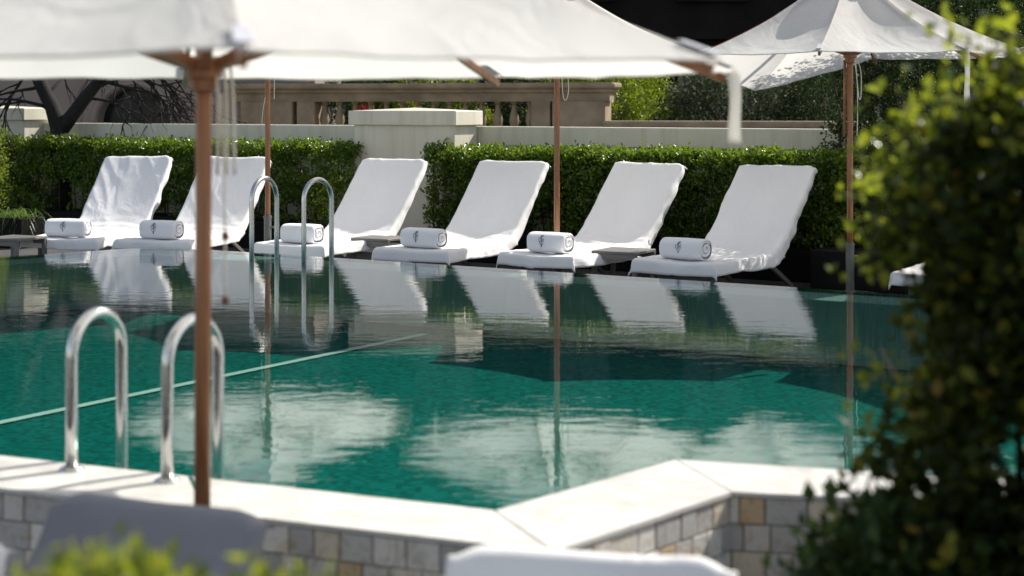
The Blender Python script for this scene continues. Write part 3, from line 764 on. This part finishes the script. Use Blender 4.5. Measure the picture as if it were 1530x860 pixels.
# ------------------------------------------------------------ stone balustrade on the terrace behind
BD=25.0
def balustrade():
    A=P(352,130,BD+1.2); B=P(925,130,BD-.4); A.z=B.z=0; d=(B-A).normalized(); nv=Vector((-d.y,d.x,0)); L=(B-A).length
    root=empty('balustrade',(A.x,A.y,DK),math.atan2(d.y,d.x),label='old sandstone balustrade with turned balusters on the terrace behind',cat='balustrade')
    zt=1.4+(158-123)/F*BD-DK; zr=zt-.30; zb=zt-.84
    px=lambda x: (lambda k:(k*A.y-A.x)/(d.x-k*d.y))((x-CX)/F)
    b=MB(); b.box((L/2-.1,.2,zt-.05),(L+.1,.62,.09),b=.025); b.box((L/2-.1,.2,zt-.125),(L-.02,.48,.06),b=.012); b.box((L/2-.1,.2,zt-.225),(L-.1,.36,.14)); b.build('handrail',M['stone'],root)
    b=MB(); b.box((L/2-.1,.2,zb/2),(L-.12,.5,zb)); b.box((L/2-.1,.2,zb+.04),(L-.1,.56,.08),b=.015); b.build('plinth',M['stone'],root)
    for x0,x1,pj in ((360,437,.0),(443,470,-.02),(793,822,-.02),(826,905,.03)):
        s0,s1=px(x0),px(x1); 
        bb=MB(); bb.box(((s0+s1)/2,.2,(zb+.08+zt-.295)/2),(s1-s0,.44+2*pj,zt-.295-zb-.08),b=.01); bb.build('pier',M['stone'],root)
    s0,s1=px(478),px(788); nb=14
    h=zt-.295-zb-.08; prof=[(.085,0),(.085,.05),(.055,.07),(.075,.12),(.098,.22),(.090,.32),(.055,.48),(.045,.56),(.06,.58),(.045,.60),(.075,.635),(.08,.66)]
    prof=[(r_*.78,z*h/.66) for r_,z in prof]
    me=None
    for i in range(nb):
        s=s0+(s1-s0)*i/(nb-1)
        if me is None:
            o=autosmooth(MB().lathe(prof,n=18).build('baluster',M['stone'],root),40); me=o.data
        else:
            o=bpy.data.objects.new('baluster',me); COL.objects.link(o); o.parent=root
        o.location=(s,.2,zb+.08); o.rotation_euler=(0,0,i*1.3)
    return root
balustrade()
# low stone ledge to the right of it
A=P(900,182,24.6); B=P(1300,182,23.6); d=B-A; d.z=0; L=d.length; c=(A+B)/2; zt=1.4-(180-158)/F*24.5-DK
rt=empty('stone_ledge',(c.x,c.y,DK),math.atan2(d.y,d.x),label='low brown stone ledge below the round shrubs',cat='ledge')
MB().box((0,.3,zt-.06),(L,.75,.11),b=.03).build('ledge_cap',M['stone'],rt); MB().box((0,.3,(zt-.115)/2),(L-.1,.6,zt-.12)).build('ledge_wall',M['stone'],rt)

# ------------------------------------------------------------ shrubs behind
def blob(name, c, rad, n, size, mat, seed, label, cat='shrub', trunk=True, shell=.45, up=.3, group=None):
    rg=np.random.default_rng(seed); c=Vector(c)
    root=empty(name,(c.x,c.y,c.z-rad[2]),label=label,cat=cat,group=group); bpy.context.view_layer.update()
    ncl=max(60,n//30); d=rg.normal(size=(ncl,3)); d/=np.linalg.norm(d,axis=1,keepdims=True)
    k=(1-shell*rg.random(ncl)**1.5)[:,None]; bump_=np.array([1+.28*noise.noise(Vector(q)*2.2+Vector((seed,0,0))) for q in d])[:,None]
    C=d*k*bump_*np.array([rad]); pts=np.repeat(C,30,axis=0)+rg.normal(size=(ncl*30,3))*size*1.5+np.array([[c.x,c.y,c.z]])
    nr=np.repeat(d,30,axis=0)
    leaves('foliage',pts,size,M[mat],root,seed,up,nr)
    b=MB(); rr=random.Random(seed)
    for i in range(7):
        e=Vector((rr.uniform(-.6,.6)*rad[0],rr.uniform(-.6,.6)*rad[1],rr.uniform(.0,.6)*rad[2]))
        b.tube([Vector((c.x,c.y,c.z-rad[2])),c+e*.4+Vector((0,0,-.4*rad[2])),c+e],[.05,.03,.01],6)
    rel(b.build('stems',M['twig'],root,True),root)
    return root
q=P(905,160,27.0); blob('round_shrub',(q.x,q.y,1.35),(1.15,1.1,1.05),26000,.05,'shrub',41,'bright green rounded shrub right of the stone balustrade')
q=P(1110,160,26.5); blob('flowering_shrub',(q.x,q.y,1.25),(1.35,1.0,.95),22000,.058,'grey_shrub',42,'grey green shrub with white blossom behind the stone ledge')
q=P(1235,160,26.0); blob('dark_shrub',(q.x,q.y,1.2),(.8,.8,.85),12000,.045,'ivy',43,'dark leafy shrub at the right end of the stone ledge')
for i,(x,z,s_) in enumerate(((420,1.75,.4),(560,1.82,.55),(650,1.7,.5),(780,1.8,.5))):
    q=P(x,130,28.0); blob('terrace_shrub',(q.x,q.y,z-.35),(.9*s_*2,.6,.75),5000,.06,'ivy' if i%2 else 'shrub',50+i,
      ['small shrub behind the left end of the balustrade','dark shrub seen over the balustrade rail near its middle','green shrub seen over the balustrade above the pillar cap','dark shrub seen over the right end of the balustrade'][i],group='shrubs behind the balustrade')
q=P(505,168,26.6)
for i,(x,y) in enumerate(((541,168),(723,172),(612,155))):
    q=P(x,y,26.4); blob('flower_clump',(q.x,q.y,q.z-.06),(.07,.07,.08),90,.035,'petal' if i==0 else 'fgleaf',60+i,['red flowers seen between the balusters left of the pillar','yellow green leaves seen between the right balusters','green leaves seen between the balusters above the pillar cap'][i],cat='flowers' if i==0 else 'plant')
# tall dark climber covering the end of the wall
def climber(x0,x1,back,z0,z1,n,seed,label):
    rg=np.random.default_rng(seed); s0,s1=s_for(x0,back),s_for(x1,back); c=along((s0+s1)/2,back)
    root=empty('climbing_plant',(c.x,c.y,DK),label=label,cat='climber'); bpy.context.view_layer.update()
    ncl=n//25; s=s0+(s1-s0)*rg.random(ncl); z=z0+(z1-z0)*rg.random(ncl); bk_=back+.10*rg.normal(size=ncl)+.25*rg.random(ncl)
    s=s+.10*np.sin(z*5+1)*(s<(s0+s1)/2)
    C=np.array([along(float(a),float(b_),float(zz)) for a,b_,zz in zip(s,bk_,z)])
    pts=np.repeat(C,25,axis=0)+rg.normal(size=(ncl*25,3))*.045
    leaves('foliage',pts,.038,M['ivy'],root,seed,.1,None,.7)
    b=MB(); rr=random.Random(seed)
    for i in range(9):
        ss=s0+(s1-s0)*rr.random(); b.tube([along(ss,back+.15,DK),along(ss+rr.uniform(-.2,.2),back+.12,(z0+z1)/2),along(ss+rr.uniform(-.3,.3),back+.1,z1-.1)],[.02,.014,.005],6)
    rel(b.build('stems',M['twig'],root,True),root)
climber(1232,1560,3.45,-.05,2.6,34000,71,'tall dark leafy climber behind the right parasol pole')
c=along((s_for(1222,2.7)+s_for(1600,2.7))/2,2.45); pb=empty('planter_box',(c.x,c.y,DK),math.atan2(ea.y,ea.x),label='black planter box at the foot of the tall climber',cat='planter')
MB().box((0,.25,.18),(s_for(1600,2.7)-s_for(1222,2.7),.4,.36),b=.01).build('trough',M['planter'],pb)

# potted strap-leaved plant at the left
q=ongrid(18,352,0.0); q=along(s_for(22,1.6),1.6,DK)
pt=empty('potted_grass',q,-LA,label='potted grassy plant in charcoal box at the far left',cat='potted plant')
b=MB(); V=[];
b.box((0,0,.18),(.62,.42,.36),b=.012); b.build('pot',M['planter'],pt)
rr=random.Random(5); V=[];Fc=[]
for i in range(190):
    a=rr.uniform(0,2*math.pi); L=rr.uniform(.22,.46); w_=rr.uniform(.005,.009); x0=Vector((rr.uniform(-.24,.24),rr.uniform(-.14,.14),.35)); d=Vector((math.cos(a),math.sin(a),0)); sd=Vector((-d.y,d.x,0)); up_=rr.uniform(.5,1.2)
    for k in range(7):
        t_=k/6; p=x0+d*L*t_*.8+Vector((0,0,L*(up_*t_-1.15*t_*t_))); ww=w_*(1-t_*.85)
        V+=[p-sd*ww,p+sd*ww]
        if k<6: n_=len(V)-2; Fc.append((n_,n_+1,n_+3,n_+2))
mesh('leaves',V,Fc,M['grass'],pt)
q2=along(s_for(-22,2.0),2.0); blob('slender_shrub',(q2.x,q2.y,.42),(.27,.25,.78),5000,.035,'shrub',81,'loose upright shrub at the left edge in front of the hedge')

# ------------------------------------------------------------ bare tree
def bare_tree():
    D=21.5; base=P(95,185,D); base.z=DK
    root=empty('bare_tree',base,label='dark bare tree with forked trunk behind the left parapet',cat='tree')
    rr=random.Random(12)
    def X(x,y,dd=0): p=P(x,y,D+dd); return p-base
    tr=MB(); tr.tube([Vector((0,0,0)),X(88,190),X(78,160),X(62,128),X(45,90),X(30,40)],[.15,.12,.10,.09,.08,.05],12)
    tr.tube([X(90,195),X(108,172),X(128,145),X(150,118),X(175,80)],[.11,.095,.09,.075,.05],12)
    tr.build('trunk',M['bark'],root,True)
    br=MB()
    def grow(p,d,L,r,dep):
        pts=[p];q=p.copy();dd=d.copy();n=6
        for k in range(n):
            dd=(dd+Vector((rr.uniform(-.35,.35),rr.uniform(-.3,.3),rr.uniform(-.3,.22)))).normalized(); q=q+dd*L/n; pts.append(q.copy())
        br.tube(pts,[max(.003,r*(1-.75*k/n)) for k in range(n+1)],5,caps=False)
        if dep>0:
            for k in range(2,n+1):
                if rr.random()<.85:
                    nd=(dd+Vector((rr.uniform(-1,1),rr.uniform(-.5,.5),rr.uniform(-.8,.6)))).normalized(); grow(pts[k],nd,L*rr.uniform(.45,.75),r*.55,dep-1)
    for (x,y,dx,dz) in ((150,118,1,-.1),(135,140,.9,.3),(128,145,1,-.2),(165,95,1,-.5),(175,80,.8,-.7),(62,128,-1,-.2),(50,100,-.8,-.6),(45,90,-1,.1),(70,140,.7,.5),(60,120,.8,.4),(80,165,-.8,.3),(200,100,1,-.3),(230,110,.6,-.8)):
        grow(X(x,y),Vector((dx,rr.uniform(-.3,.3),dz)).normalized(),rr.uniform(.8,1.4),.028,2)
    for i in range(6): grow(X(150+25*i,95),Vector((.6,0,-.6)).normalized(),1.0,.02,2)
    br.tube([X(175,80),X(215,88),X(260,92),X(300,96)],[.06,.05,.04,.03],8)
    br.build('branches',M['bark'],root,True)
bare_tree()

# ------------------------------------------------------------ buildings behind
def building():
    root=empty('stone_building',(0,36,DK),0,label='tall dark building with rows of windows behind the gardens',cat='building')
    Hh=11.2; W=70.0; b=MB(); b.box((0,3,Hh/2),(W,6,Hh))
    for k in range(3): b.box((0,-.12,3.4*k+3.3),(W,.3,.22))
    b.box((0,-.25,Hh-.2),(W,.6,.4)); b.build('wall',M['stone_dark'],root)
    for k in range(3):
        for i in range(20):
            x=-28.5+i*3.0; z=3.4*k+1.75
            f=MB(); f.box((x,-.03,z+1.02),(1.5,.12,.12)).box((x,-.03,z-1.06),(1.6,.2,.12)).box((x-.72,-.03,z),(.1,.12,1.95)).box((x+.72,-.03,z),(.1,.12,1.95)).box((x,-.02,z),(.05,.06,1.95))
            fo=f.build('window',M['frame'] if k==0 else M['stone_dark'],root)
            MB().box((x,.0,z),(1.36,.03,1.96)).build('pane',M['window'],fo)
building()
def wing():
    root=empty('garden_house',(P(150,160,26.5).x,26.5,DK),R(-4),label='mauve rendered house wall with a round arch behind the bare tree',cat='building')
    W=7.0; Hh=2.75; n=22; r_=.62; zc=1.95-.55; 
    # wall face with an arch opening
    ax=.55
    V=[];Fc=[]
    arc=[Vector((ax+r_*math.cos(a),0,zc+r_*math.sin(a))) for a in np.linspace(math.pi,0,n)]
    b=MB()
    b.add([Vector((-W/2,0,0)),Vector((ax-r_,0,0)),Vector((ax-r_,0,zc)),Vector((-W/2,0,zc))],[(0,1,2,3)])
    b.add([Vector((ax+r_,0,0)),Vector((W/2,0,0)),Vector((W/2,0,zc)),Vector((ax+r_,0,zc))],[(0,1,2,3)])
    top=[Vector((-W/2+W*i/(n-1),0,Hh)) for i in range(n)]; lowp=[Vector((-W/2,0,zc))]+arc[1:-1]+[Vector((W/2,0,zc))]
    for i in range(n-1):
        b.add([arc[i],arc[i+1],top[i+1],top[i]],[(0,1,2,3)])
    b.add([Vector((-W/2,0,zc)),arc[0],top[0]],[(0,1,2)]); b.add([arc[-1],Vector((W/2,0,zc)),top[-1]],[(0,1,2)])
    for i in range(n-1):
        b.add([arc[i],arc[i]+Vector((0,.4,0)),arc[i+1]+Vector((0,.4,0)),arc[i+1]],[(0,1,2,3)])
    b.box((0,1.7,Hh/2),(W,2.6,Hh)); b.build('wall',M['pink_wall'],root)
    b=MB()
    for rr_,pj in ((r_+.06,.05),(r_+.28,.04),(r_+.46,.03)):
        pts=[Vector((ax+rr_*math.cos(a),-.0,zc+rr_*math.sin(a))) for a in np.linspace(math.pi,0,24)]; b.tube(pts,pj,8)
    b.build('arch_moulding',M['pink_wall'],root,True)
    MB().box((ax,.38,zc/2+.3),(2*r_,.02,zc+.62)).build('door',M['window'],root)
wing()

# ------------------------------------------------------------ big blurred bush on the right, near the camera
def near_bush():
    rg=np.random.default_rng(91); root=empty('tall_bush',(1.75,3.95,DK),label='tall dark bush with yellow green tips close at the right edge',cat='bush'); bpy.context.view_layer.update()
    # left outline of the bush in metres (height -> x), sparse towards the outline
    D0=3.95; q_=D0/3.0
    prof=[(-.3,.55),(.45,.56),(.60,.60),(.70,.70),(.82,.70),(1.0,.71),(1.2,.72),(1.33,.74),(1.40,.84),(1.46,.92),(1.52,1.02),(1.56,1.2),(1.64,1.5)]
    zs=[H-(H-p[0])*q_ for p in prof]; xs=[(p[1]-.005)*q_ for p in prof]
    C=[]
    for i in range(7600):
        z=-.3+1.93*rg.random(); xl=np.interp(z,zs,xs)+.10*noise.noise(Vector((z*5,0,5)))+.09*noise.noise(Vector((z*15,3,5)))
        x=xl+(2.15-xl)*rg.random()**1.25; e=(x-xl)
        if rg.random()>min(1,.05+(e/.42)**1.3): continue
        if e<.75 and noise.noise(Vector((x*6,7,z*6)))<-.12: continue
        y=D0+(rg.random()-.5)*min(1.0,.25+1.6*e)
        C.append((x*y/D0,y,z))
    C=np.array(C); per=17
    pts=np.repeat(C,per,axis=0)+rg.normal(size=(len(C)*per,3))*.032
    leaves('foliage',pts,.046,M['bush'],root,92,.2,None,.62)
    b=MB(); rr=random.Random(9)
    for i in range(26):
        p=Vector((rr.uniform(1.3,1.95),D0+rr.uniform(-.3,.3),DK)); z=rr.uniform(.5,1.5); x=np.interp(z,zs,xs)+rr.uniform(.02,.6)
        b.tube([p,Vector(((p.x*1.6+x)/2.6,p.y,(DK+z)/2)),Vector((x,D0+rr.uniform(-.3,.3),z))],[.014,.010,.003],6)
    # open twigs reaching out at the upper left
    tips=[]
    for (x,y) in ((1345,150),(1380,170),(1400,215),(1370,250),(1410,150),(1480,110),(1395,290),(1450,150),(1430,230),(1350,190),(1320,270),(1380,330),(1310,340),(1340,280),(1330,215),(1300,235),(1300,300),(1290,395),(1410,60),(1470,45),(1360,330),(1305,560)):
        e=P(x,y,D0+rr.uniform(-.2,.2)); s=Vector((e.x+.28,e.y+.02,e.z-.12)); m=(e+s)/2+Vector((0,0,.03)); b.tube([s,m,e],[.005,.004,.002],5); tips+= [s,m,e,(m+e)/2,(s+m)/2,e]
    rel(b.build('stems',M['twig'],root,True),root)
    T=np.array([list(t_) for t_ in tips]); pts=np.repeat(T,7,axis=0)+rg.normal(size=(len(T)*7,3))*.034
    leaves('sunlit_tint_leaves',pts,.042,M['fgleaf'],root,93,.2,None,.6)  # brighter, yellower leaf colour paints the backlight on the upper-left tips
near_bush()
# green plant at the lower left, very close
def low_plant():
    root=empty('low_hedge',(-.45,2.5,DK),label='blurred bright green plants at the very bottom left',cat='plant'); bpy.context.view_layer.update()
    rg=np.random.default_rng(77); C=[]
    tops=[(-60,845),(40,835),(90,802),(130,800),(165,820),(200,800),(235,806),(262,835),(300,845),(345,828),(385,815),(420,822),(460,835),(500,845),(560,850)]
    for x,y in tops:
        for k in range(13):
            yy=y+55+abs(rg.normal())*60; D=2.5+rg.normal()*.10
            q=P(x+rg.normal()*14,yy,D); C.append(q)
    for k in range(500):
        C.append(Vector((rg.uniform(-1.0,-.15),2.5+rg.normal()*.12,rg.uniform(-.2,.40))))
    C=np.array([list(c) for c in C]); pts=np.repeat(C,9,axis=0)+rg.normal(size=(len(C)*9,3))*.018
    leaves('foliage',pts,.036,M['fgleaf'],root,78,.5,None,.5)
    b=MB(); rr=random.Random(2)
    for x,y in tops:
        e=P(x,y+12,2.5); b.tube([Vector((e.x*.9-.03,2.5,DK)),Vector((e.x,2.5,e.z*.5)),e],[.008,.006,.002],5)
    rel(b.build('stems',M['twig'],root,True),root)
low_plant()
q=P(1360,850,3.9); blob('low_fern',(q.x+.05,3.9,.10),(.26,.24,.28),7000,.05,'ivy',83,'dark feathery plant at the foot of the big bush',cat='plant')
